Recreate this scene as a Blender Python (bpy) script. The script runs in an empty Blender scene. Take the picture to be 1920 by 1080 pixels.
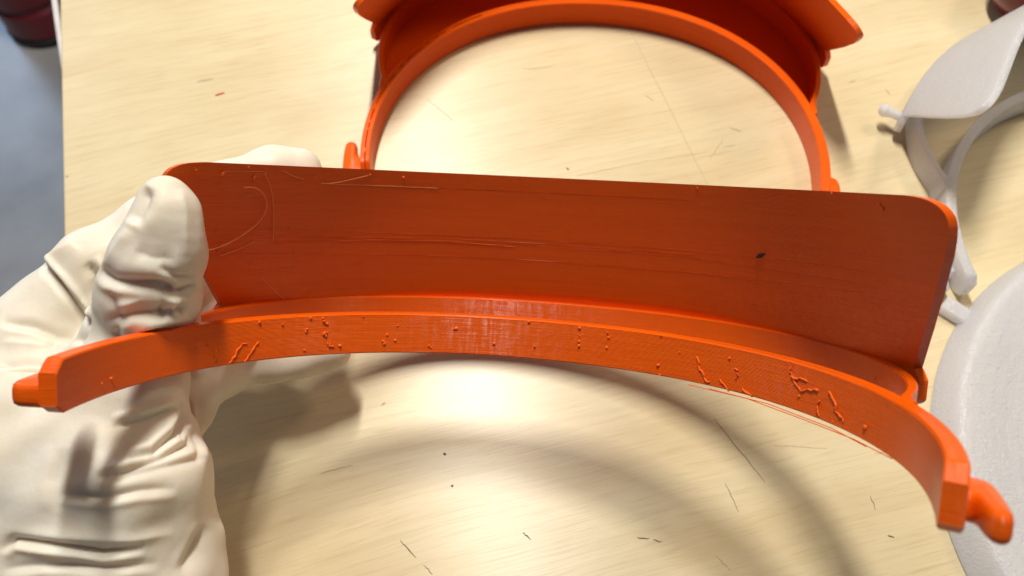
import bpy, bmesh, math, random
import numpy as np
from mathutils import Vector, Matrix
from mathutils.bvhtree import BVHTree

SC = bpy.context.scene
COL = SC.collection
MM = 0.001
rnd = random.Random(4)

# ------------------------------------------------------------------ camera
FPX, CAM_E, CAM_H = 1568.21, math.radians(60.703), 246.80      # focal length in photo pixels, downward pitch, height (mm)
FWD = np.array([0, math.cos(CAM_E), -math.sin(CAM_E)])
UPV = np.array([0, math.sin(CAM_E), math.cos(CAM_E)])
CAMP = np.array([0, 0, CAM_H])
cd = bpy.data.cameras.new('camera'); cam = bpy.data.objects.new('camera', cd); COL.objects.link(cam)
cam.location = (0, 0, CAM_H * MM); cam.rotation_euler = (math.pi / 2 - CAM_E, 0, 0)
cd.sensor_width = 36; cd.lens = 36 * FPX / 1920; cd.clip_start = 0.005; cd.clip_end = 50
cd.dof.use_dof = True; cd.dof.focus_distance = 0.205; cd.dof.aperture_fstop = 19
SC.camera = cam

# ------------------------------------------------------------------ light
w = bpy.data.worlds.new('World'); SC.world = w; w.use_nodes = True
bg = w.node_tree.nodes['Background']; bg.inputs[0].default_value = (0.80, 0.86, 1.0, 1); bg.inputs[1].default_value = 0.08
def area(name, loc, target, size, power, col, shape='DISK', size_y=None, roll=0):
    l = bpy.data.lights.new(name, 'AREA'); l.shape = shape; l.size = size; l.energy = power; l.color = col
    if size_y: l.size_y = size_y
    o = bpy.data.objects.new(name, l); COL.objects.link(o); o.location = loc
    o.rotation_euler = (Vector(target) - Vector(loc)).to_track_quat('-Z', 'Y').to_euler()
    return o
# a ceiling tube running away from the viewer: it gives the long soft shadows across its length and crisp ones along it
tube_lamp = area('ceiling_tube', (-0.07, 0.60, 1.05), (-0.07, 0.60, 0), 0.06, 17.8, (1.0, 0.945, 0.845), 'RECTANGLE', 0.42)
area('ceiling_lamp', (0.95, 0.75, 1.35), (0.1, 0.15, 0), 0.35, 5.0, (1.0, 0.76, 0.46))
area('window', (-2.05, 2.6, 0.7), (-0.75, 0.9, -0.7), 1.0, 21.0, (0.50, 0.70, 1.0), 'RECTANGLE', 1.3)
SC.view_settings.view_transform = 'Standard'; SC.view_settings.look = 'None'
SC.view_settings.exposure = 0.0; SC.view_settings.gamma = 1.0

# ------------------------------------------------------------------ pixel helpers (photo pixels, 1920 x 1080)
def ray(px, py):
    return FWD + np.array([1, 0, 0]) * (px - 960) / FPX + UPV * (540 - py) / FPX
def at_depth(px, py, dep):
    return CAMP + ray(px, py) * dep
def at_z(px, py, z=0.0):
    r = ray(px, py); return CAMP + r * ((z - CAM_H) / r[2])
def project(P):
    q = P - CAMP; z = q @ FWD
    return np.stack([960 + FPX * q[:, 0] / z, 540 - FPX * (q @ UPV) / z], 1), z

# ------------------------------------------------------------------ object helpers
def tag(o, label=None, cat=None, group=None, kind=None):
    if label: o['label'] = label
    if cat: o['category'] = cat
    if group: o['group'] = group
    if kind: o['kind'] = kind
    return o
def empty(name, mat=None):
    o = bpy.data.objects.new(name, None); COL.objects.link(o); o.empty_display_size = 0.02
    if mat is not None: o.matrix_world = mat
    return o
def mesh_obj(name, verts, faces, mat, parent=None, smooth=True, sharp=0.6):
    """verts in mm, given in the parent's frame"""
    me = bpy.data.meshes.new(name)
    me.from_pydata([tuple(float(c) * MM for c in v) for v in verts], [], [tuple(f) for f in faces])
    me.update()
    bm = bmesh.new(); bm.from_mesh(me); bmesh.ops.recalc_face_normals(bm, faces=bm.faces[:])
    if smooth:
        for f in bm.faces: f.smooth = True
        for e in bm.edges:
            if len(e.link_faces) == 2 and e.calc_face_angle(0) > sharp: e.smooth = False
    bm.to_mesh(me); bm.free()
    me.materials.append(mat)
    o = bpy.data.objects.new(name, me); COL.objects.link(o)
    if parent is not None: o.parent = parent
    return o
def ring_sweep(rings, closed_ring=True, cap=True):
    """rings: list of equally long point lists -> verts, faces"""
    n = len(rings[0]); V = [p for r in rings for p in r]; Fc = []
    for i in range(len(rings) - 1):
        for j in range(n if closed_ring else n - 1):
            k = (j + 1) % n
            Fc.append((i * n + j, i * n + k, (i + 1) * n + k, (i + 1) * n + j))
    if cap:
        Fc.append(tuple(range(n))); Fc.append(tuple(range((len(rings) - 1) * n, len(rings) * n)))
    return V, Fc
def tube(pts, rad, sides=6, flat=1.0, capped=True):
    """round tube through pts (mm) with hemispherical-ish ends; rad scalar or list"""
    P = [np.array(p, float) for p in pts]
    R = [rad] * len(P) if np.isscalar(rad) else list(rad)
    if capped:
        a = P[0] - P[1]; a /= np.linalg.norm(a); b = P[-1] - P[-2]; b /= np.linalg.norm(b)
        st = [(P[0] + a * R[0] * c, R[0] * s) for c, s in ((1.0, .05), (.87, .5), (.5, .87))]
        en = [(P[-1] + b * R[-1] * c, R[-1] * s) for c, s in ((.5, .87), (.87, .5), (1.0, .05))]
        P = [p for p, _ in st] + P + [p for p, _ in en]; R = [r for _, r in st] + R + [r for _, r in en]
    rings = []; up = np.array([0, 0, 1.0])
    for i, p in enumerate(P):
        t = P[min(i + 1, len(P) - 1)] - P[max(i - 1, 0)]; t /= np.linalg.norm(t) + 1e-12
        u = np.cross(up, t)
        if np.linalg.norm(u) < .2: u = np.cross(np.array([1.0, 0, 0]), t)
        u /= np.linalg.norm(u); v = np.cross(t, u)
        rings.append([p + R[i] * (math.cos(q) * u + flat * math.sin(q) * v) for q in [2 * math.pi * k / sides for k in range(sides)]])
    return ring_sweep(rings)
def merge(parts):
    V, Fc = [], []
    for v, f in parts:
        o = len(V); V += list(v); Fc += [tuple(i + o for i in q) for q in f]
    return V, Fc

# ------------------------------------------------------------------ materials
def mat(name):
    m = bpy.data.materials.new(name); m.use_nodes = True
    nt = m.node_tree; return m, nt, nt.nodes, nt.links, nt.nodes['Principled BSDF']
def node(N, t, **kw):
    n = N.new(t)
    for k, v in kw.items(): setattr(n, k, v)
    return n
def mapping(N, L, scale, rot=(0, 0, 0), src='Object'):
    tc = N.new('ShaderNodeTexCoord'); mp = N.new('ShaderNodeMapping')
    mp.inputs['Scale'].default_value = scale; mp.inputs['Rotation'].default_value = rot
    L.new(tc.outputs[src], mp.inputs['Vector']); return mp
def noise(N, L, vec, scale=1, detail=3, rough=.55):
    n = N.new('ShaderNodeTexNoise'); n.inputs['Scale'].default_value = scale; n.inputs['Detail'].default_value = detail
    n.inputs['Roughness'].default_value = rough; L.new(vec.outputs[0], n.inputs['Vector']); return n
def ramp(N, L, src, stops):
    r = N.new('ShaderNodeValToRGB'); e = r.color_ramp.elements
    while len(e) < len(stops): e.new(.5)
    for i, (p, c) in enumerate(stops): e[i].position = p; e[i].color = (*c, 1) if len(c) == 3 else c
    L.new(src, r.inputs['Fac']); return r
def bump(N, L, h, strength, dist, prev=None):
    b = N.new('ShaderNodeBump'); b.inputs['Strength'].default_value = strength; b.inputs['Distance'].default_value = dist
    L.new(h, b.inputs['Height'])
    if prev: L.new(prev.outputs[0], b.inputs['Normal'])
    return b

def printed_plastic(name, base, dark, rough, layer=0.0003, sss=0.0, sparkle=0.0, ridge=.6, spec=.27):
    m, nt, N, L, B = mat(name)
    fine = noise(N, L, mapping(N, L, (40, 40, 1.0 / (layer * 1.6))), 1, 2, .5)      # extrusion layers: long in the layer, thin in z
    wide = noise(N, L, mapping(N, L, (14, 14, 420)), 1, 2, .5)
    cl = noise(N, L, mapping(N, L, (70, 70, 70)), 1, 4, .6)
    mx = node(N, 'ShaderNodeMath', operation='MULTIPLY_ADD'); L.new(fine.outputs[0], mx.inputs[0]); mx.inputs[1].default_value = .55
    m2 = node(N, 'ShaderNodeMath', operation='MULTIPLY'); L.new(wide.outputs[0], m2.inputs[0]); m2.inputs[1].default_value = .45
    L.new(m2.outputs[0], mx.inputs[2])
    r = ramp(N, L, mx.outputs[0], [(.3, dark), (.62, base)])
    L.new(r.outputs[0], B.inputs['Base Color'])
    b = bump(N, L, mx.outputs[0], .35, .00025)
    if sparkle:
        sp = noise(N, L, mapping(N, L, (1, 1, 1)), 1000, 2, .6)
        b = bump(N, L, sp.outputs[0], sparkle * .7, .0008, b)
        ln = noise(N, L, mapping(N, L, (60, 1700, 60), (0, 0, .7)), 1, 2, .5)
        b = bump(N, L, ln.outputs[0], sparkle * .6, .0004, b)
    b = bump(N, L, cl.outputs[0], .15, .0006, b)
    # every extruded layer is a small round bead: tilt the normal up and down across it
    sep = N.new('ShaderNodeSeparateXYZ'); tc = N.new('ShaderNodeTexCoord'); L.new(tc.outputs['Object'], sep.inputs[0])
    ph = node(N, 'ShaderNodeMath', operation='MULTIPLY'); ph.inputs[1].default_value = 2 * math.pi / layer; L.new(sep.outputs[2], ph.inputs[0])
    pn_ = noise(N, L, mapping(N, L, (70, 70, 900)), 1, 2, .6)
    pm_ = node(N, 'ShaderNodeMath', operation='MULTIPLY_ADD'); L.new(pn_.outputs[0], pm_.inputs[0]); pm_.inputs[1].default_value = 7; L.new(ph.outputs[0], pm_.inputs[2])
    sn_ = node(N, 'ShaderNodeMath', operation='SINE'); L.new(pm_.outputs[0], sn_.inputs[0])
    an = noise(N, L, mapping(N, L, (900, 900, 130)), 1, 3, .65)
    am = node(N, 'ShaderNodeMapRange'); L.new(an.outputs[0], am.inputs[0])
    for k_, v_ in zip((1, 2, 3, 4), (.3, .7, ridge * .7, ridge * 1.15)): am.inputs[k_].default_value = v_
    ml = node(N, 'ShaderNodeMath', operation='MULTIPLY'); L.new(sn_.outputs[0], ml.inputs[0]); L.new(am.outputs[0], ml.inputs[1])
    zv = N.new('ShaderNodeCombineXYZ'); L.new(ml.outputs[0], zv.inputs[2])
    vt = node(N, 'ShaderNodeVectorTransform', vector_type='VECTOR', convert_from='OBJECT', convert_to='WORLD'); L.new(zv.outputs[0], vt.inputs[0])
    ad = node(N, 'ShaderNodeVectorMath', operation='ADD'); L.new(b.outputs[0], ad.inputs[0]); L.new(vt.outputs[0], ad.inputs[1])
    nz = node(N, 'ShaderNodeVectorMath', operation='NORMALIZE'); L.new(ad.outputs[0], nz.inputs[0])
    L.new(nz.outputs[0], B.inputs['Normal'])
    B.inputs['Roughness'].default_value = rough; B.inputs['Specular IOR Level'].default_value = spec
    if sss:
        B.inputs['Subsurface Weight'].default_value = sss; B.inputs['Subsurface Radius'].default_value = (1, .8, .6)
        B.inputs['Subsurface Scale'].default_value = .006
    return m
def translucent(m, col, fac):
    nt = m.node_tree; N, L = nt.nodes, nt.links; B = N['Principled BSDF']; out = N['Material Output']
    t = N.new('ShaderNodeBsdfTranslucent'); t.inputs[0].default_value = (*col, 1); mx = N.new('ShaderNodeMixShader'); mx.inputs[0].default_value = fac
    L.new(B.outputs[0], mx.inputs[1]); L.new(t.outputs[0], mx.inputs[2]); L.new(mx.outputs[0], out.inputs['Surface'])
M_OR = printed_plastic('orange_printed_plastic', (.84, .114, .002), (.78, .096, .0015), .28, ridge=.62)
M_ORS = printed_plastic('orange_plastic_strand', (.88, .16, .02), (.84, .13, .012), .35, ridge=.05)
M_WH = printed_plastic('white_printed_plastic', (.86, .87, .91), (.80, .81, .85), .13, sss=.9, sparkle=1.0, ridge=.3, spec=.7)
M_HAIR = printed_plastic('pale_plastic_hair', (.92, .38, .16), (.88, .33, .13), .3, ridge=.02)
translucent(M_WH, (.95, .94, .94), .45)

def wood():
    m, nt, N, L, B = mat('pale_birch_veneer')
    rz = (0, 0, 0)
    warp = noise(N, L, mapping(N, L, (5, 9, 5), rz), 1, 2)
    tc = N.new('ShaderNodeTexCoord')
    ad = node(N, 'ShaderNodeVectorMath', operation='MULTIPLY_ADD'); L.new(warp.outputs['Color'], ad.inputs[0])
    ad.inputs[1].default_value = (.0, .022, .0); L.new(tc.outputs['Object'], ad.inputs[2])
    def stretched(sx, sy, det, rg=.55):
        mp = N.new('ShaderNodeMapping'); mp.inputs['Scale'].default_value = (sx, sy, 1); L.new(ad.outputs[0], mp.inputs['Vector'])
        return noise(N, L, mp, 1, det, rg)
    broad = stretched(3.5, 45, 4)
    grain = stretched(22, 480, 3, .6)
    pores = stretched(70, 1500, 2, .5)
    cloud = noise(N, L, mapping(N, L, (16, 26, 1), rz), 1, 3)
    r1 = ramp(N, L, broad.outputs[0], [(.28, (.63, .525, .325)), (.5, (.68, .58, .375)), (.72, (.705, .62, .415))])
    r2 = ramp(N, L, grain.outputs[0], [(.30, (.93, .915, .885)), (.55, (1, 1, 1))])
    r3 = ramp(N, L, pores.outputs[0], [(.34, (.92, .90, .86)), (.44, (1, 1, 1))])
    r4 = ramp(N, L, cloud.outputs[0], [(.35, (.93, .90, .86)), (.6, (1, 1, 1))])
    prev = r1.outputs[0]
    for r in (r2, r3, r4):
        mx = node(N, 'ShaderNodeMixRGB', blend_type='MULTIPLY'); mx.inputs[0].default_value = 1
        L.new(prev, mx.inputs[1]); L.new(r.outputs[0], mx.inputs[2]); prev = mx.outputs[0]
    L.new(prev, B.inputs['Base Color'])
    b = bump(N, L, grain.outputs[0], .13, .0003); b = bump(N, L, pores.outputs[0], .16, .0002, b)
    L.new(b.outputs[0], B.inputs['Normal'])
    B.inputs['Roughness'].default_value = .36; B.inputs['Specular IOR Level'].default_value = .5
    B.inputs['Anisotropic'].default_value = .8; B.inputs['Anisotropic Rotation'].default_value = .25
    tn = N.new('ShaderNodeCombineXYZ'); tn.inputs[0].default_value = 1
    vt = node(N, 'ShaderNodeVectorTransform', vector_type='VECTOR', convert_from='OBJECT', convert_to='WORLD')
    L.new(tn.outputs[0], vt.inputs[0]); L.new(vt.outputs[0], B.inputs['Tangent'])
    return m
M_WOOD = wood()
def plain(name, col, rough=.5, var=None, scale=60, bmp=0):
    m, nt, N, L, B = mat(name)
    n = noise(N, L, mapping(N, L, (scale,) * 3), 1, 4)
    r = ramp(N, L, n.outputs[0], [(.35, var or tuple(c * .8 for c in col)), (.65, col)])
    L.new(r.outputs[0], B.inputs['Base Color']); B.inputs['Roughness'].default_value = rough
    if bmp: L.new(bump(N, L, n.outputs[0], bmp, .001).outputs[0], B.inputs['Normal'])
    return m
M_FLOOR = plain('blue_grey_floor', (.46, .46, .47), .30, (.30, .30, .31), 5)
M_RED = plain('dark_red_paint', (.16, .012, .018), .3, (.12, .008, .012), 20)
M_BLACK = plain('black_rubber', (.012, .010, .012), .6)
M_CABLE = plain('white_cable_plastic', (.75, .72, .72), .4)
M_SCR = plain('pencil_grey', (.10, .085, .06), .7)
M_RUB = plain('scuff_grey', (.47, .39, .24), .6)
M_STEEL = plain('painted_steel', (.3, .3, .31), .4)
def glove_mat():
    m, nt, N, L, B = mat('white_latex')
    n = noise(N, L, mapping(N, L, (55, 55, 55)), 1, 4)
    r = ramp(N, L, n.outputs[0], [(.33, (.70, .64, .53)), (.65, (.78, .735, .645))])
    L.new(r.outputs[0], B.inputs['Base Color'])
    f = noise(N, L, mapping(N, L, (260, 260, 260)), 1, 3)
    g = noise(N, L, mapping(N, L, (2400, 2400, 2400)), 1, 2)
    b = bump(N, L, f.outputs[0], .25, .0006); b = bump(N, L, g.outputs[0], .15, .0001, b); L.new(b.outputs[0], B.inputs['Normal'])
    B.inputs['Roughness'].default_value = .5; B.inputs['Specular IOR Level'].default_value = .35
    B.inputs['Subsurface Weight'].default_value = .65; B.inputs['Subsurface Radius'].default_value = (1, .65, .38)
    B.inputs['Subsurface Scale'].default_value = .0035
    return m
M_GLOVE = glove_mat()

# ------------------------------------------------------------------ setting: floor and table
fl = mesh_obj('floor', [(-4000, -3000, -750), (4000, -3000, -750), (4000, 5000, -750), (-4000, 5000, -750)], [(0, 1, 2, 3)], M_FLOOR, smooth=False)
tag(fl, kind='structure')
e0, e1 = at_z(112, 0)[:2], at_z(120, 450)[:2]
yd = (e0 - e1) / np.linalg.norm(e0 - e1); t_ang = math.atan2(-yd[0], yd[1])       # the table's left edge runs along its local y
tm = Matrix.Translation(Vector((e1[0] * MM, e1[1] * MM, 0))) @ Matrix.Rotation(t_ang, 4, 'Z')
table = empty('worktable', tm)
tag(table, 'pale birch wood table top with fine pencil lines and scratches', 'table')
def box(x0, x1, y0, y1, z0, z1, bev=0):
    V = [(x, y, z) for z in (z0, z1) for x, y in ((x0, y0), (x1, y0), (x1, y1), (x0, y1))]
    return V, [(0, 1, 2, 3), (4, 5, 6, 7), (0, 1, 5, 4), (1, 2, 6, 5), (2, 3, 7, 6), (3, 0, 4, 7)]
tp = mesh_obj('table_top', *box(0, 1200, -420, 700, -22, 0), M_WOOD, table, smooth=False)
bv = tp.modifiers.new('bevel', 'BEVEL'); bv.width = .0008; bv.segments = 2
for x, y in ((40, -380), (1160, -380), (40, 660), (1160, 660)):
    mesh_obj('table_leg', *box(x - 22, x + 22, y - 22, y + 22, -749, -22.5), M_STEEL, table, smooth=False)
tinv = tm.inverted()
def strip(px, width, z=.06, m=None, name='scratch'):
    P = [at_z(*p)[:2] for p in px]; V = []; n = len(P)
    for i, p in enumerate(P):
        t = P[min(i + 1, n - 1)] - P[max(i - 1, 0)]; t /= np.linalg.norm(t); q = np.array([-t[1], t[0]])
        hw = width / 2 * (.35 + .65 * math.sin(math.pi * (i + .5) / n))
        for s in (-1, 1):
            a = p + q * hw * s; l = tinv @ Vector((a[0] * MM, a[1] * MM, z * MM)); V.append((l.x / MM, l.y / MM, z))
    mesh_obj(name, V, [(2 * i, 2 * i + 1, 2 * i + 3, 2 * i + 2) for i in range(n - 1)], m or M_SCR, table, smooth=False)
def line(a, b, width, m=None, wob=1.0, n=9, name='scratch'):
    strip([(a[0] + (b[0] - a[0]) * i / (n - 1) + rnd.uniform(-wob, wob), a[1] + (b[1] - a[1]) * i / (n - 1) + rnd.uniform(-wob, wob)) for i in range(n)], width, m=m, name=name)
line((1182, 58), (1330, 352), .22, M_RUB, .8); line((1080, 330), (1215, 302), .25, M_RUB, .8); line((1215, 302), (1330, 285), .15, M_RUB)
line((1338, 785), (1435, 905), .22); line((1360, 905), (1385, 960), .18); line((1450, 835), (1552, 842), .18, M_RUB)
line((1632, 930), (1642, 955), .2); line((1664, 1004), (1676, 1008), .4); line((1195, 1008), (1216, 1010), .35); line((1224, 1012), (1240, 1017), .3)
line((750, 1014), (780, 1046), .3); line((980, 998), (995, 1012), .35); line((795, 1060), (812, 1078), .2); line((600, 888), (660, 872), .3, M_RUB)
line((832, 849), (836, 852), .8, n=3); line((846, 910), (850, 912), .7, n=3); line((800, 186), (852, 228), .25, M_RUB); line((1368, 240), (1390, 246), .5, M_RUB)
line((1210, 178), (1226, 190), .35, M_RUB); line((1330, 300), (1355, 262), .25, M_RUB); line((1360, 275), (1378, 272), .25, M_RUB); line((980, 130), (1036, 124), .35, M_RUB)
line((370, 154), (402, 147), 1.2, M_RUB); line((1592, 155), (1604, 150), .7, M_RUB); line((1660, 168), (1668, 177), .6, M_RUB); line((1340, 1040), (1370, 1070), .25, M_RUB)
line((1062, 316), (1067, 318), .7, n=3); line((715, 760), (722, 756), .6, M_RUB, n=3); line((1640, 850), (1700, 838), .2, M_RUB); line((124, 330), (128, 331), 1.0, M_RUB, n=3)
# crumbs of orange filament on the wood
for px, py, a, l in ((412, 176, .4, 3.2),):
    c = at_z(px, py, .25); dx = np.array([math.cos(a), math.sin(a), 0]) * l / 2
    o = mesh_obj('filament_crumb', *tube([c - dx, c + [0, 0, .15], c + dx], .22), M_ORS)
    tag(o, 'tiny orange filament crumb lying on bare wood left of the orange frames', 'crumb')

# ------------------------------------------------------------------ the printed face shield frame
PK = dict(k0=.0091, k1=1.80802, k2=1.07757, k3=-4.40526, S=136.2, hb=10.761, g=29.439, sY=94.659, n=3.321, yF=35.536, q0=.00705, q1=1.89725, q2=.70721, q3=-2.86435, fl=-18.57, zn=10.76, zp=48.95, pn=108.05, pt=129.6)
TB = 3.5
class Path:
    def __init__(self, kf):
        s = np.linspace(0, 150, 1501); u = s / 190.
        k = PK['k0'] * kf * (1 + PK['k1'] * u + PK['k2'] * u * u + PK['k3'] * u ** 3)
        th = np.concatenate([[0], np.cumsum((k[1:] + k[:-1]) / 2 * np.diff(s))])
        cx, cy = np.cos(th), -np.sin(th)
        self.s, self.th = s, th
        self.x = np.concatenate([[0], np.cumsum((cx[1:] + cx[:-1]) / 2 * np.diff(s))])
        self.y = np.concatenate([[0], np.cumsum((cy[1:] + cy[:-1]) / 2 * np.diff(s))])
    def p(self, s, off, z):
        a = abs(s); sg = 1 if s >= 0 else -1
        x, y, t = np.interp(a, self.s, self.x), np.interp(a, self.s, self.y), np.interp(a, self.s, self.th)
        return np.array([sg * (x + off * math.sin(t)), y + off * math.cos(t), z])
def outer(s):
    a = abs(s)
    return TB + (PK['g'] * (1 - (a / PK['sY']) ** PK['n']) if a < PK['sY'] else 0)

def build_frame(name, M4, kf, material, hooks, pins=False, dashes=None, seed=1, web=False):
    """hooks: (left, right) strap-hook direction along the arm, +1 pointing back, -1 pointing forward"""
    rg = random.Random(seed); pa = Path(kf); root = empty(name, M4)
    S, hb, sY = PK['S'], PK['hb'], PK['sY']
    parts = {}
    # headband: two printed walls with a seam along the top
    ss = list(np.linspace(-S, -S + 2.6, 5)) + list(np.linspace(-S + 4, S - 4, 300)) + list(np.linspace(S - 2.6, S, 5))
    rings = []
    for s in ss:
        e = max(0, 2.4 - (S - abs(s))) ; z0, z1 = e * .8, hb - e; b = .35
        dp = .04
        if dashes:
            for (a, c) in dashes:
                if a < s < c: dp = 1.6
        prof = [(0, z0 + b), (0, z1 - b), (b, z1), (TB / 2 - .28, z1), (TB / 2, z1 - dp), (TB / 2 + .28, z1), (TB - b, z1), (TB, z1 - b), (TB, z0 + b), (TB - b, z0), (b, z0)]
        rings.append([pa.p(s, o, z) for o, z in prof])
    parts['headband'] = mesh_obj('headband', *ring_sweep(rings), material, root)
    # outer band, meeting the headband in a Y at each side
    rings = []
    for s in np.linspace(-sY - 5, sY + 5, 260):
        o = outer(s) if abs(s) < sY else TB - (abs(s) - sY) * .35
        b = .35; wdt = 2.6; z0, z1 = .06, hb - .06
        rings.append([pa.p(s, o + a, z) for a, z in ((0, z0 + b), (0, z1 - b), (b, z1), (wdt - b, z1), (wdt, z1 - b), (wdt, z0 + b), (wdt - b, z0), (b, z0))])
    parts['outer_band'] = mesh_obj('outer_band', *ring_sweep(rings), material, root)
    if web:     # flat floor closing the gap between the two bands
        rings = [[pa.p(s, TB - .6, .25), pa.p(s, TB - .6, 1.6), pa.p(s, outer(s) + 1.2, 1.6), pa.p(s, outer(s) + 1.2, .25)] for s in np.linspace(-sY + 1.5, sY - 1.5, 160)]
        mesh_obj('bottom_web', *ring_sweep(rings), material, root)
    # visor plate standing outside the outer band and leaning inwards, its ends running on past the band
    zp, zn, sn, st, r = PK['zp'], PK['zn'], PK['pn'], PK['pt'], 13.0
    ov = [2.6, 3.4, 4.4, 8.6, 11.2, 21.5, 30.0, 37.5, 41.0, 43.4, 45.0, 46.2, 47.1, 47.9, 48.4, 48.7]      # height of the outline ...
    os_ = [108.2, 110.2, 111.0, 111.0, 109.0, 117.0, 123.2, 127.8, 129.4, 130.2, 130.3, 129.8, 129.0, 127.6, 125.8, 122.5]   # ... and where the plate ends there
    vs = list(np.linspace(2.6, 4.4, 4)) + list(np.linspace(5.2, 11.2, 8)) + list(np.linspace(12.2, 41, 34)) + list(np.linspace(41.6, 47.1, 12)) + list(np.linspace(47.3, 48.7, 8))
    zp = 48.7
    def s_end(v): return float(np.interp(v, ov, os_))
    NU = 150
    ps = np.linspace(0, 150, 601); pu = ps / 100
    pk = PK['q0'] * kf * (1 + PK['q1'] * pu + PK['q2'] * pu ** 2 + PK['q3'] * pu ** 3)
    pth_ = np.concatenate([[0], np.cumsum((pk[1:] + pk[:-1]) / 2 * np.diff(ps))])
    pxx = np.concatenate([[0], np.cumsum((np.cos(pth_)[1:] + np.cos(pth_)[:-1]) / 2 * np.diff(ps))])
    pyy = PK['yF'] - np.concatenate([[0], np.cumsum((np.sin(pth_)[1:] + np.sin(pth_)[:-1]) / 2 * np.diff(ps))])
    def plate_pt(s, o, z):
        a = abs(s); x, y, t = np.interp(a, ps, pxx), np.interp(a, ps, pyy), np.interp(a, ps, pth_)
        return np.array([math.copysign(1, s) * (x + o * math.sin(t)), y + o * math.cos(t), z])
    def off(v): return PK['fl'] * max(0, v - zn) / (PK['zp'] - zn)
    TH = 2.3; V = []; Fc = []; rows = []
    for side in (0, 1):
        for v in vs:
            se = s_end(v); row = []
            for i in range(NU + 1):
                s = -se + 2 * se * i / NU
                row.append(len(V)); V.append(plate_pt(s, off(v) + side * TH, v))
            rows.append(row)
    n = len(vs)
    for side in (0, 1):
        for a in range(n - 1):
            for i in range(NU):
                q = (rows[side * n + a][i], rows[side * n + a][i + 1], rows[side * n + a + 1][i + 1], rows[side * n + a + 1][i])
                Fc.append(q)
    for a in range(n - 1):
        for i in (0, NU): Fc.append((rows[a][i], rows[a + 1][i], rows[n + a + 1][i], rows[n + a][i]))
    for a in (0, n - 1):
        for i in range(NU): Fc.append((rows[a][i], rows[a][i + 1], rows[n + a][i + 1], rows[n + a][i]))
    parts['plate'] = mesh_obj('visor_plate', V, Fc, material, root)
    # strap hooks near the ends of the arms
    for sg, dr in zip((-1, 1), hooks):
        # flat J-shaped clip: (distance from the arm's end, distance out from the arm)
        if dr < 0: ol = [(1.6, -.6), (1.6, 5.2), (2.2, 6.6), (3.6, 7.3), (13.4, 7.2), (14.8, 6.6), (15.4, 5.0), (14.8, 3.3), (13.6, 2.6), (9.6, 2.4), (8.9, 1.7), (8.8, -.6)]
        elif dr == 1: ol = [(13.6, -.6), (13.4, 2.6), (12.4, 4.2), (10.4, 5.0), (6, 5.4), (1.0, 6.0), (-.8, 5.9), (-1.6, 4.6), (-1.0, 3.1), (.6, 2.2), (4.2, 1.4), (5, .9), (5.2, -.6)]
        else: ol = [(13.6, -.6), (13.4, 3.4), (12.2, 5.6), (10.0, 6.8), (7.4, 7.2), (3.0, 7.6), (1.4, 7.0), (.8, 5.4), (1.4, 3.8), (2.8, 3.0), (5.6, 2.7), (6.3, 1.8), (6.4, -.6)]
        ol = np.array(ol); fine = []
        for k in range(len(ol) - 1):
            for q in np.linspace(0, 1, 5)[:-1]: fine.append(ol[k] + (ol[k + 1] - ol[k]) * q)
        fine.append(ol[-1]); fine = np.array(fine)
        for _ in range(2): fine[1:-1] = (fine[:-2] + 2 * fine[1:-1] + fine[2:]) / 4
        ctr = fine.mean(0); nf = np.roll(fine, -1, 0) - np.roll(fine, 1, 0); nf = np.stack([nf[:, 1], -nf[:, 0]], 1)
        nf /= np.linalg.norm(nf, axis=1)[:, None]
        if (nf * (fine - ctr)).sum() < 0: nf = -nf
        rings = []
        for ins, z in ((1.5, .7), (.75, .85), (.2, 1.4), (0, 2.3), (0, 4.1), (.2, 5.0), (.75, 5.55), (1.5, 5.7)):
            rings.append([pa.p(sg * (S - a_), TB + w_, z) for a_, w_ in fine - nf * ins * np.clip((fine[:, 1:] + .6), 0, 1)])
        mesh_obj('strap_hook', *ring_sweep(rings), material, root, sharp=1.2)
    if pins:
        for sg in (-1, 1):
            pts = [plate_pt(sg * (sn - 2), o_, 7.0) for o_ in (1.5, 6, 8)]
            mesh_obj('shield_pin', *tube(pts, [1.7, 1.8, 2.6], 12), material, root)
    parts['root'] = root
    return parts
def pose(rx, ry, rz, x, y, z):
    return Matrix.Translation(Vector((x, y, z)) * MM) @ Matrix.Rotation(math.radians(rz), 4, 'Z') @ Matrix.Rotation(math.radians(rx), 4, 'X') @ Matrix.Rotation(math.radians(ry), 4, 'Y')

MH = pose(-51.344, -15.524, -22.890, 9.588, 93.050, 41.029)
held = build_frame('face_shield_frame', MH, 1.024, M_OR, (-1, 1), seed=3)
tag(held['root'], 'orange printed face shield frame held up in the gloved hand', 'face shield', 'orange face shield frames')
MT = pose(0, 0, -4.676, 35.166, 262.557, .1)
dsh = []
q = -137
while q < -50:
    l = rnd.choice((1.2, 2.2, 4.5, 7)); dsh.append((q, q + l)); q += l + rnd.choice((.9, 1.5, 3))
lying = build_frame('face_shield_frame', MT, 1.0, M_OR, (-1, 1), dashes=dsh, seed=5, web=True)
tag(lying['root'], 'orange printed face shield frame lying flat on the table', 'face shield', 'orange face shield frames')
MW = pose(0, 0, -.811, 231.997, 221.594, .1)
white = build_frame('face_shield_frame', MW, 1.0, M_WH, (2, 2), pins=True, seed=7)
tag(white['root'], 'translucent white printed face shield frame with round pin lying on the table', 'face shield')

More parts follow.
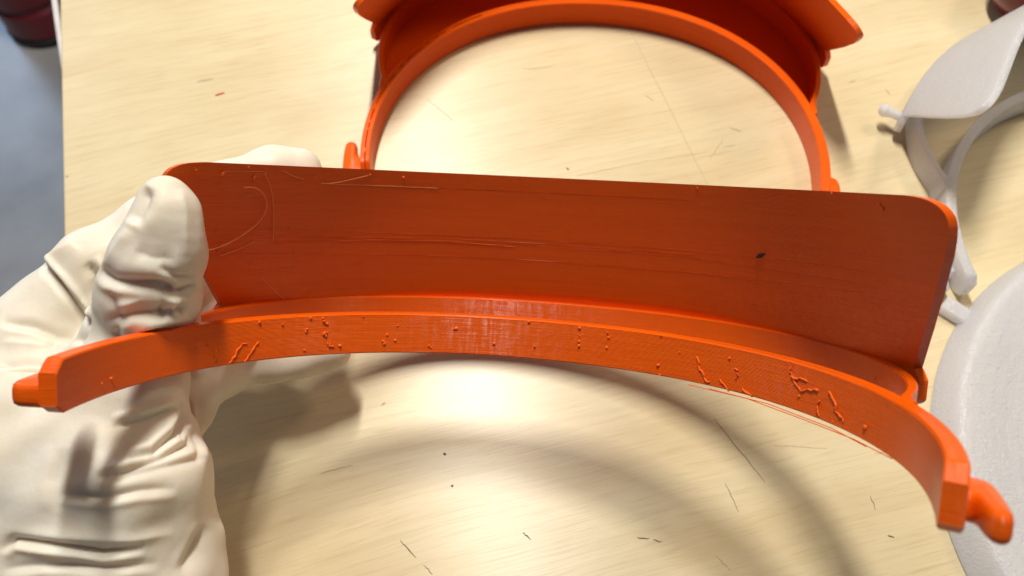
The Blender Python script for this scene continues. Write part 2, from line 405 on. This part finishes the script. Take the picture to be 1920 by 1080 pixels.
# ------------------------------------------------------------------ stringing and blobs on the held frame (found by casting through photo pixels)
bpy.context.view_layer.update()
def bvh_of(parts, keys):
    V, Fc = [], []
    for k in keys:
        me = parts[k].data; o = len(V); mw = parts['root'].matrix_world
        V += [mw @ v.co for v in me.vertices]; Fc += [[i + o for i in p.vertices] for p in me.polygons]
    return BVHTree.FromPolygons(V, Fc)
tree_h = bvh_of(held, ('headband', 'outer_band', 'plate'))
inv_h = held['root'].matrix_world.inverted()
def hit(px, py):
    d = Vector(ray(px, py)).normalized(); h = tree_h.ray_cast(Vector(CAMP) * MM, d)
    return h if h[0] is not None else None
def on_surface(px, py, lift):
    h = hit(px, py)
    if h is None: return None
    n = h[1] if h[1].dot(Vector(ray(px, py))) < 0 else -h[1]
    p = inv_h @ (h[0] + n * lift * MM); return np.array(p) / MM
def strand(px, r, lift, name='plastic_strand', n=None, m=None, blob=0):
    P = []
    for i in range(len(px) - 1):
        k = max(2, int(math.dist(px[i], px[i + 1]) / (5 if blob else 12)))
        for j in range(k): P.append((px[i][0] + (px[i + 1][0] - px[i][0]) * j / k, px[i][1] + (px[i + 1][1] - px[i][1]) * j / k))
    P.append(px[-1])
    if len(P) > 4:      # smooth the polyline
        Q = np.array(P, float)
        for _ in range(2): Q[1:-1] = (Q[:-2] + 2 * Q[1:-1] + Q[2:]) / 4
        P = Q.tolist()
    jt = 2.2 if blob else 0
    pts = [on_surface(x + rnd.uniform(-jt, jt), y + rnd.uniform(-jt, jt), lift) for x, y in P]; pts = [p for p in pts if p is not None]
    if len(pts) < 2: return
    rr = [r * (1 + blob * rnd.uniform(-.5, 1)) for _ in pts]
    mesh_obj(name, *tube(pts, rr, 6), m or (M_HAIR if name == 'plastic_strand' else M_ORS), held['root'])
def Z(pts, ox, oy, sc): return [(ox + x / sc, oy + y / sc) for x, y in pts]
z2b = lambda p: Z(p, 300, 280, 2.743)
strand(z2b([(430, 190), (480, 185), (520, 210), (548, 260), (545, 310), (510, 370), (430, 430), (330, 490), (215, 520)]), .10, .6)
strand(z2b([(535, 115), (565, 180), (580, 260), (582, 380), (578, 480)]), .08, .4)
strand(z2b([(635, 110), (680, 138), (740, 152)]), .08, .1); strand(z2b([(830, 172), (870, 178), (1000, 150), (1070, 133)]), .08, .15)
strand(z2b([(870, 178), (1150, 188), (1430, 200)]), .07, .02); strand(z2b([(480, 475), (400, 515), (310, 545)]), .09, .2); strand(z2b([(520, 660), (640, 775)]), .05, .1)
strand(z2b([(330, 112), (530, 114)]), .06, .05)
ridges = [([(395, 431), (540, 430), (700, 436), (990, 448), (1300, 470), (1500, 492), (1640, 512)], .10),
          ([(400, 440), (600, 443), (800, 449), (1000, 460), (1300, 483), (1600, 530)], .09),
          ([(513, 455), (700, 450), (830, 452), (965, 463)], .24), ([(540, 447), (700, 445), (830, 447), (1000, 456), (1300, 478)], .1),
          ([(415, 476), (560, 475), (760, 477), (1000, 488), (1300, 511), (1620, 549)], .10),
          ([(650, 344), (820, 352), (1000, 360), (1300, 376)], .06)]
for pl, r in ridges: strand(pl, r, -r * .45, 'layer_ridge', m=M_OR)
z8 = lambda p: Z(p, 600, 520, 2.743); z2 = lambda p: Z(p, 0, 560, 2.077); z7 = lambda p: Z(p, 1200, 560, 2.076)
dots = z8([(15, 210), (40, 240), (20, 290), (33, 285), (30, 300), (50, 340), (65, 355), (100, 350), (345, 295), (325, 330), (330, 340), (385, 322), (400, 248), (690, 265), (700, 262), (1105, 355), (1335, 260), (1335, 300), (1333, 330), (1333, 350), (1480, 285), (1485, 310), (1475, 360), (1745, 450), (1748, 500), (1075, 228), (1755, 300), (1850, 385), (570, 360), (895, 340), (560, 352)])
dots += z2([(1210, 75), (1255, 75), (1270, 95), (1262, 88), (1195, 120), (1190, 128), (1265, 130), (1285, 185), (1325, 185), (1185, 200), (1275, 175), (395, 330), (430, 310), (805, 175), (1100, 100), (1415, 70), (1010, 90)])
dots += z7([(875, 495), (880, 500), (750, 480), (620, 380), (70, 258), (75, 295), (350, 232), (690, 470), (915, 310)])
dots += z2b([(175, 95), (185, 105), (325, 120), (318, 128), (455, 90), (485, 140), (480, 148), (795, 142), (1080, 130), (235, 405), (228, 410), (290, 420), (280, 488), (312, 485), (300, 530), (295, 525), (475, 472), (585, 480), (690, 530), (1250, 142), (665, 405)])
dots += [(1650, 383), (1655, 392), (1308, 352), (1560, 362)]
ball_v, ball_f = None, None
bm = bmesh.new(); bmesh.ops.create_icosphere(bm, subdivisions=1, radius=1); ball_v = [np.array(v.co) for v in bm.verts]; ball_f = [tuple(v.index for v in f.verts) for f in bm.faces]; bm.free()
acc = []
for i, (x, y) in enumerate(dots):
    p = on_surface(x, y, .1)
    if p is None: continue
    r = rnd.uniform(.22, .46); sc = np.array([rnd.uniform(.7, 1.3) for _ in range(3)])
    acc.append(([p + v * r * sc * rnd.uniform(.85, 1.15) for v in ball_v], ball_f))
tag(mesh_obj('plastic_blobs', *merge(acc), M_ORS, held['root']), kind='stuff')
for pl in ([(222, 222), (228, 260), (240, 285), (258, 318), (275, 325)], [(315, 315), (340, 345), (352, 366), (385, 370)], [(395, 348), (430, 370), (460, 392)], [(375, 272), (385, 290), (378, 312)],
           [(590, 245), (585, 280), (598, 310), (625, 360), (690, 352)], [(600, 312), (640, 308), (655, 318)], [(740, 365), (760, 400), (765, 440), (795, 475)], [(697, 400), (690, 440), (700, 460)]):
    strand(z7(pl), .15, .15, 'plastic_drip', blob=1.0)
for pl in ([(955, 170), (925, 205), (890, 250)], [(1005, 175), (955, 240)], [(840, 240), (842, 200)]): strand(z2(pl), .14, .1, 'plastic_drip', blob=1.0)
# loose strings hanging along the lower edge of the headband
for pl, dy in (([(1290, 721), (1400, 747), (1500, 784), (1600, 823), (1690, 869)], 22), ([(1330, 729), (1440, 757), (1560, 803), (1640, 846)], 24)):
    pts = []
    for i in range(len(pl) - 1):
        for j in range(5):
            x = pl[i][0] + (pl[i + 1][0] - pl[i][0]) * j / 5; y = pl[i][1] + (pl[i + 1][1] - pl[i][1]) * j / 5
            h = hit(x, y - dy)
            if h is None: continue
            dep = float((np.array(h[0]) / MM - CAMP) @ FWD); c = at_depth(x, y, dep)
            pts.append(np.array(inv_h @ Vector(c * MM)) / MM)
    if len(pts) > 2: mesh_obj('plastic_strand', *tube(pts, .11, 6), M_ORS, held['root'])
# dark speck burnt into the visor plate
pts = [on_surface(x, y, .05) for x, y in ((1420, 482), (1426, 479), (1434, 476))]
mesh_obj('burnt_speck', *tube([p for p in pts if p is not None], [.35, .6, .2], 6), M_BLACK, held['root'])

# ------------------------------------------------------------------ gloved left hand
import openvdb
VOX = .5
def D(px, py, dep): return at_depth(px, py, dep)
fingers = {
 'thumb': [(D(317, 386, 186), 6.3), (D(310, 425, 187), 7.8), (D(298, 480, 189), 9.4), (D(283, 545, 194), 10.8), (D(270, 618, 203), 12.2), (D(230, 730, 201), 14.5), (D(205, 900, 201), 20)],
 'index': [(D(556, 324, 231), 6.8), (D(515, 330, 229), 8.2), (D(430, 366, 225), 8.8), (D(300, 432, 217), 9.4), (D(185, 506, 213), 10), (D(100, 612, 213), 12.6), (D(40, 740, 214), 17)],
 'middle': [(D(618, 662, 246), 5.8), (D(585, 660, 246), 7.0), (D(500, 664, 243), 7.8), (D(420, 680, 238), 8.6), (D(300, 715, 226), 10), (D(180, 760, 214), 13)],
 'ring': [(D(356, 732, 233), 6.8), (D(340, 765, 229), 8.3), (D(300, 800, 224), 10), (D(200, 830, 216), 12)],
}
palm = [[(D(60, 700, 212), 18), (D(100, 860, 208), 23)], [(D(180, 770, 205), 15), (D(200, 900, 202), 21)], [(D(100, 860, 208), 25), (D(150, 1080, 208), 28)],
        [(D(222, 900, 200), 20), (D(250, 1080, 204), 19.5)], [(D(150, 1080, 208), 28), (D(150, 1330, 203), 29)], [(D(250, 1080, 204), 19.5), (D(240, 1330, 202), 22)],
        [(D(220, 900, 222), 18), (D(240, 1080, 222), 20)]]
allp = [D(395, 500, 260)] + [p for f in fingers.values() for p, r in f] + [p for c in palm for p, r in c]
lo = np.min(allp, 0) - 36; hi = np.max(allp, 0) + 36
lo = np.maximum(lo, [-230, -60, .5 - 6]); dims = np.ceil((hi - lo) / VOX).astype(int)
gx, gy, gz = [(lo[i] + VOX * np.arange(dims[i])).astype(np.float32) for i in range(3)]
def capsule(a, ra, b, rb):
    out = np.full(tuple(dims), 14.0, np.float32); R = max(ra, rb) + 14
    mn = np.minimum(a, b) - R; mx = np.maximum(a, b) + R
    i0 = np.clip(((mn - lo) / VOX).astype(int), 0, dims); i1 = np.clip(((mx - lo) / VOX).astype(int) + 1, 0, dims)
    if (i1 <= i0).any(): return out
    a = a.astype(np.float32); b = b.astype(np.float32); ab = b - a; L2 = float(ab @ ab)
    X, Y, Zz = gx[i0[0]:i1[0], None, None] - a[0], gy[None, i0[1]:i1[1], None] - a[1], gz[None, None, i0[2]:i1[2]] - a[2]
    t = np.clip((X * ab[0] + Y * ab[1] + Zz * ab[2]) / L2, 0, 1)
    out[i0[0]:i1[0], i0[1]:i1[1], i0[2]:i1[2]] = np.minimum(14, np.sqrt((X - t * ab[0]) ** 2 + (Y - t * ab[1]) ** 2 + (Zz - t * ab[2]) ** 2) - (ra + (rb - ra) * t))
    return out
def smin(a, b, k):
    h = np.clip(.5 + .5 * (b - a) / k, 0, 1); return b + (a - b) * h - k * h * (1 - h)
def chain(c, k):
    d = None
    for (a, ra), (b, rb) in zip(c[:-1], c[1:]):
        e = capsule(a, ra, b, rb); d = e if d is None else smin(d, e, k)
    return d
sdf = None
for c in palm:
    e = capsule(c[0][0], c[0][1], c[1][0], c[1][1]); sdf = e if sdf is None else smin(sdf, e, 9)
fingers['grip'] = [(D(300, 585, 232), 9.5), (D(398, 562, 239), 9), (D(435, 640, 246), 8.5)]
for nm, k in (('index', 5), ('middle', 4), ('grip', 4), ('ring', 3), ('thumb', 3.5)):
    sdf = smin(sdf, chain(fingers[nm], 3), k)
sdf = np.maximum(sdf, (.6 - gz)[None, None, :])          # the glove rests on the table
sdf = np.clip(sdf, -3 * VOX, 3 * VOX)
grid = openvdb.FloatGrid(3 * VOX); grid.copyFromArray(sdf.astype(np.float32)); grid.gridClass = openvdb.GridClass.LEVEL_SET
pv, pq = grid.convertToQuads(0.0)
hv = pv.astype(np.float64) * VOX + lo
me = bpy.data.meshes.new('gloved_hand')
me.from_pydata((hv * MM).tolist(), [], pq.tolist()); me.update()
bm = bmesh.new(); bm.from_mesh(me)
for _ in range(3): bmesh.ops.smooth_vert(bm, verts=bm.verts[:], factor=.5, use_axis_x=True, use_axis_y=True, use_axis_z=True)
bmesh.ops.recalc_face_normals(bm, faces=bm.faces[:])
bm.to_mesh(me); bm.free()
hv = np.array([v.co for v in me.vertices]) / MM; hn = np.array([v.normal for v in me.vertices])
px, dep = project(hv)
facing = np.clip(-(hn * (hv - CAMP)).sum(1) / np.linalg.norm(hv - CAMP, axis=1), 0, 1)
front = np.clip(facing * 3, 0, 1)
def seg_dist(P, poly):
    poly = np.array(poly, float); best = np.full(len(P), 1e9); sg = np.zeros(len(P)); tt = np.zeros(len(P)); n = len(poly) - 1
    for i in range(n):
        a, b = poly[i], poly[i + 1]; ab = b - a
        t = np.clip(((P - a) @ ab) / (ab @ ab), 0, 1); c = P - a - t[:, None] * ab; d = np.hypot(c[:, 0], c[:, 1])
        m = d < best; best[m] = d[m]; sg[m] = np.sign(ab[0] * (P - a)[m, 1] - ab[1] * (P - a)[m, 0]); tt[m] = (i + t[m]) / n
    return best, sg, tt
disp = np.zeros(len(hv))
def fold(poly, h, wd, side=0, dmin=0, dmax=999, lip=.7):
    """groove (h<0) or ridge (h>0) in mm along a photo-pixel line; side adds a raised lip on that side"""
    global disp
    d, s, t = seg_dist(px, poly); taper = np.clip(np.minimum(t, 1 - t) * 5, .0, 1) ** .7
    ok = ((dep > dmin) & (dep < dmax)) * front * taper
    disp += ok * h * (.50 * np.exp(-(d / (wd * 1.5)) ** 2) + .42 * np.exp(-d / (wd * .7)))
    if side: disp += -ok * h * .7 * lip * np.exp(-((d * s - side * wd * 2.0) / (wd * 1.3)) ** 2)
TH_ = dict(dmax=199); BK = dict(dmin=192)
# thumb
fold([(276, 350), (266, 385), (246, 418)], -2.2, 13, 0, **TH_)
fold([(292, 350), (286, 390), (268, 430)], .4, 12, **TH_)
fold([(338, 352), (346, 400), (347, 480)], .7, 9, **TH_)
fold([(250, 470), (285, 484), (330, 486)], -1.0, 13, 0, **TH_)
fold([(186, 505), (212, 524), (245, 531), (290, 536), (330, 545)], -1.7, 8, 1, **TH_)
fold([(300, 500), (330, 520), (368, 522)], -.9, 6, 1, **TH_)
fold([(345, 560), (338, 580), (345, 598)], -.8, 5, 1, **TH_)
fold([(310, 560), (300, 580), (305, 600)], -.7, 5, -1, **TH_)
fold([(305, 546), (345, 549), (372, 534)], -1.4, 6, 1, **TH_)
fold([(215, 575), (265, 562), (318, 566), (362, 560)], 1.1, 8, **TH_)
fold([(200, 600), (250, 588), (305, 588), (355, 578)], -1.2, 7, 1, **TH_)
fold([(225, 625), (290, 606), (362, 596)], 1.3, 7, **TH_)
fold([(205, 540), (225, 600), (222, 640)], -.9, 8, -1, **TH_)
fold([(240, 430), (215, 470), (196, 505)], .9, 9, **TH_)
fold([(330, 590), (322, 560), (335, 530)], .8, 7, **TH_)
# index knuckle and back of the hand
fold([(78, 486), (92, 508), (132, 556), (182, 620)], -2.4, 6, -1, lip=.8, **BK)
fold([(80, 490), (120, 470), (150, 455)], 1.2, 10, **BK)
fold([(165, 492), (182, 520), (184, 560)], -2.0, 8, -1, **BK)
fold([(150, 560), (172, 590), (184, 612)], .9, 7, **BK)
fold([(0, 602), (60, 612), (108, 630), (170, 638)], -1.8, 7, 1, **BK)
fold([(0, 640), (55, 645), (100, 655)], .9, 9, **BK)
fold([(0, 690), (50, 682), (110, 684)], -1.5, 6, 1, **BK)
fold([(0, 752), (45, 728), (90, 706)], -1.3, 7, -1, **BK)
# thenar and palm, below the orange arm
fold([(335, 765), (275, 786), (210, 800)], -1.6, 7, 1)
fold([(352, 770), (332, 812), (290, 848), (240, 858)], -2.0, 7, 1)
fold([(360, 800), (356, 830), (308, 858), (226, 888), (180, 898)], -1.9, 7, 1)
fold([(384, 858), (308, 876), (195, 906)], -1.1, 7, 1)
fold([(345, 745), (352, 790), (340, 830)], -1.3, 6, -1)
fold([(366, 790), (372, 830), (368, 870)], -1.0, 6, -1)
fold([(105, 930), (193, 934), (258, 920), (330, 915)], -1.2, 7, 1)
fold([(0, 1034), (28, 1012), (96, 1019), (193, 1036), (272, 1026)], -2.0, 7, 1)
fold([(10, 1000), (140, 1006), (250, 1012), (330, 1000)], 1.0, 9)
fold([(0, 1068), (80, 1058), (200, 1066), (300, 1056)], -1.1, 8, 1)
fold([(340, 1075), (368, 1030), (386, 985)], -1.0, 8, -1)
fold([(120, 840), (105, 900), (112, 960)], -.6, 12, 1)
# loose latex: soft random puckers
ph = np.random.default_rng(5)
for _ in range(26):
    k = ph.normal(size=3); k /= np.linalg.norm(k); lam = ph.uniform(9, 26)
    disp += .10 * np.sin((hv @ k) * 2 * math.pi / lam + ph.uniform(0, 6.28))
hv2 = hv + hn * disp[:, None]; hv2[:, 2] = np.maximum(hv2[:, 2], .4)
for v, c in zip(me.vertices, hv2): v.co = c * MM
me.polygons.foreach_set('use_smooth', [True] * len(me.polygons)); me.materials.append(M_GLOVE); me.update()
hand = bpy.data.objects.new('gloved_hand', me); COL.objects.link(hand)
tag(hand, 'left hand in a wrinkled white latex glove pinching the orange frame', 'hand')

# ------------------------------------------------------------------ white round printed disc at the right
disc = empty('printed_disc', Matrix.Translation(Vector((218.8, 66.5, .1)) * MM))
tag(disc, 'large round translucent white printed disc with raised rim on the table', 'disc')
prof = [(0, 8.6), (20, 8.6), (45, 8.7), (60, 8.9), (70, 9.3), (78, 9.9), (83, 10.4), (86.2, 10.7), (87.4, 10.6), (88.2, 10.1), (89.2, 8.6), (91, 4.2), (92.6, .6), (92.4, 0), (0, 0)]
NS = 160; V = []; Fc = []
for r, z in prof:
    for k in range(NS):
        a = 2 * math.pi * k / NS; V.append((max(r, .01) * math.cos(a), max(r, .01) * math.sin(a), z))
for i in range(len(prof) - 1):
    for k in range(NS): Fc.append((i * NS + k, i * NS + (k + 1) % NS, (i + 1) * NS + (k + 1) % NS, (i + 1) * NS + k))
mesh_obj('disc_body', V, Fc, M_WH, disc)
tabp = at_z(1788, 582, 2); a = math.atan2(tabp[1] - 66.5, tabp[0] - 218.8); u = np.array([math.cos(a), math.sin(a), 0]); v = np.array([-u[1], u[0], 0])
rings = [[u * (r) + v * y + np.array([0, 0, z]) for y, z in ((-3, .3), (-3, 3.0), (-2.4, 3.6), (2.4, 3.6), (3, 3.0), (3, .3))] for r in (86, 94, 99, 99.8)]
mesh_obj('clip_tab', *ring_sweep(rings), M_WH, disc)

# ------------------------------------------------------------------ things at the picture's corners
def lathe(prof, n=48):
    V = []; Fc = []
    for r, z in prof:
        for k in range(n): V.append((r * math.cos(2 * math.pi * k / n), r * math.sin(2 * math.pi * k / n), z))
    for i in range(len(prof) - 1):
        for k in range(n): Fc.append((i * n + k, i * n + (k + 1) % n, (i + 1) * n + (k + 1) % n, (i + 1) * n + k))
    return V, Fc
fp = at_z(92, 40, -749)
can = empty('canister', Matrix.Translation(Vector((fp[0] , fp[1], -749.5)) * MM))
tag(can, 'dark red round canister standing on the grey floor beside the table', 'canister')
R0 = 62
mesh_obj('canister_body', *lathe([(R0 - 3, 14), (R0, 18), (R0, 60), (R0 - 5, 66), (R0 - 5, 72), (R0, 78), (R0, 300), (R0 - 12, 330), (20, 350), (.5, 352)]), M_RED, can)
mesh_obj('base_ring', *lathe([(R0 - 8, 0), (R0 + 1, 0), (R0 + 2, 12), (R0 - 3, 15), (R0 - 8, 15)]), M_BLACK, can)
c0, c1 = at_z(97, -40, -60), at_z(113, 75, -60)
o = mesh_obj('cable', *tube([c0 + np.array([-30, 120, 0]), c0, (c0 + c1) / 2, c1, c1 + np.array([12, -60, -30]), c1 + np.array([60, -120, -300])], 1.6, 8), M_CABLE)
tag(o, 'thin white cable hanging past the table edge in front of the dark red canister', 'cable')
cp = at_z(1950, -25, 12)
cap = mesh_obj('red_knob', *lathe([(.01, 0), (9, .6), (15, 4), (19, 11), (20, 18), (18, 27), (12, 35), (5, 38.5), (.01, 39)]), M_RED)
cap.location = Vector((cp[0], cp[1], .1)) * MM
tag(cap, 'dark red rounded knob behind the white face shield frame', 'knob')
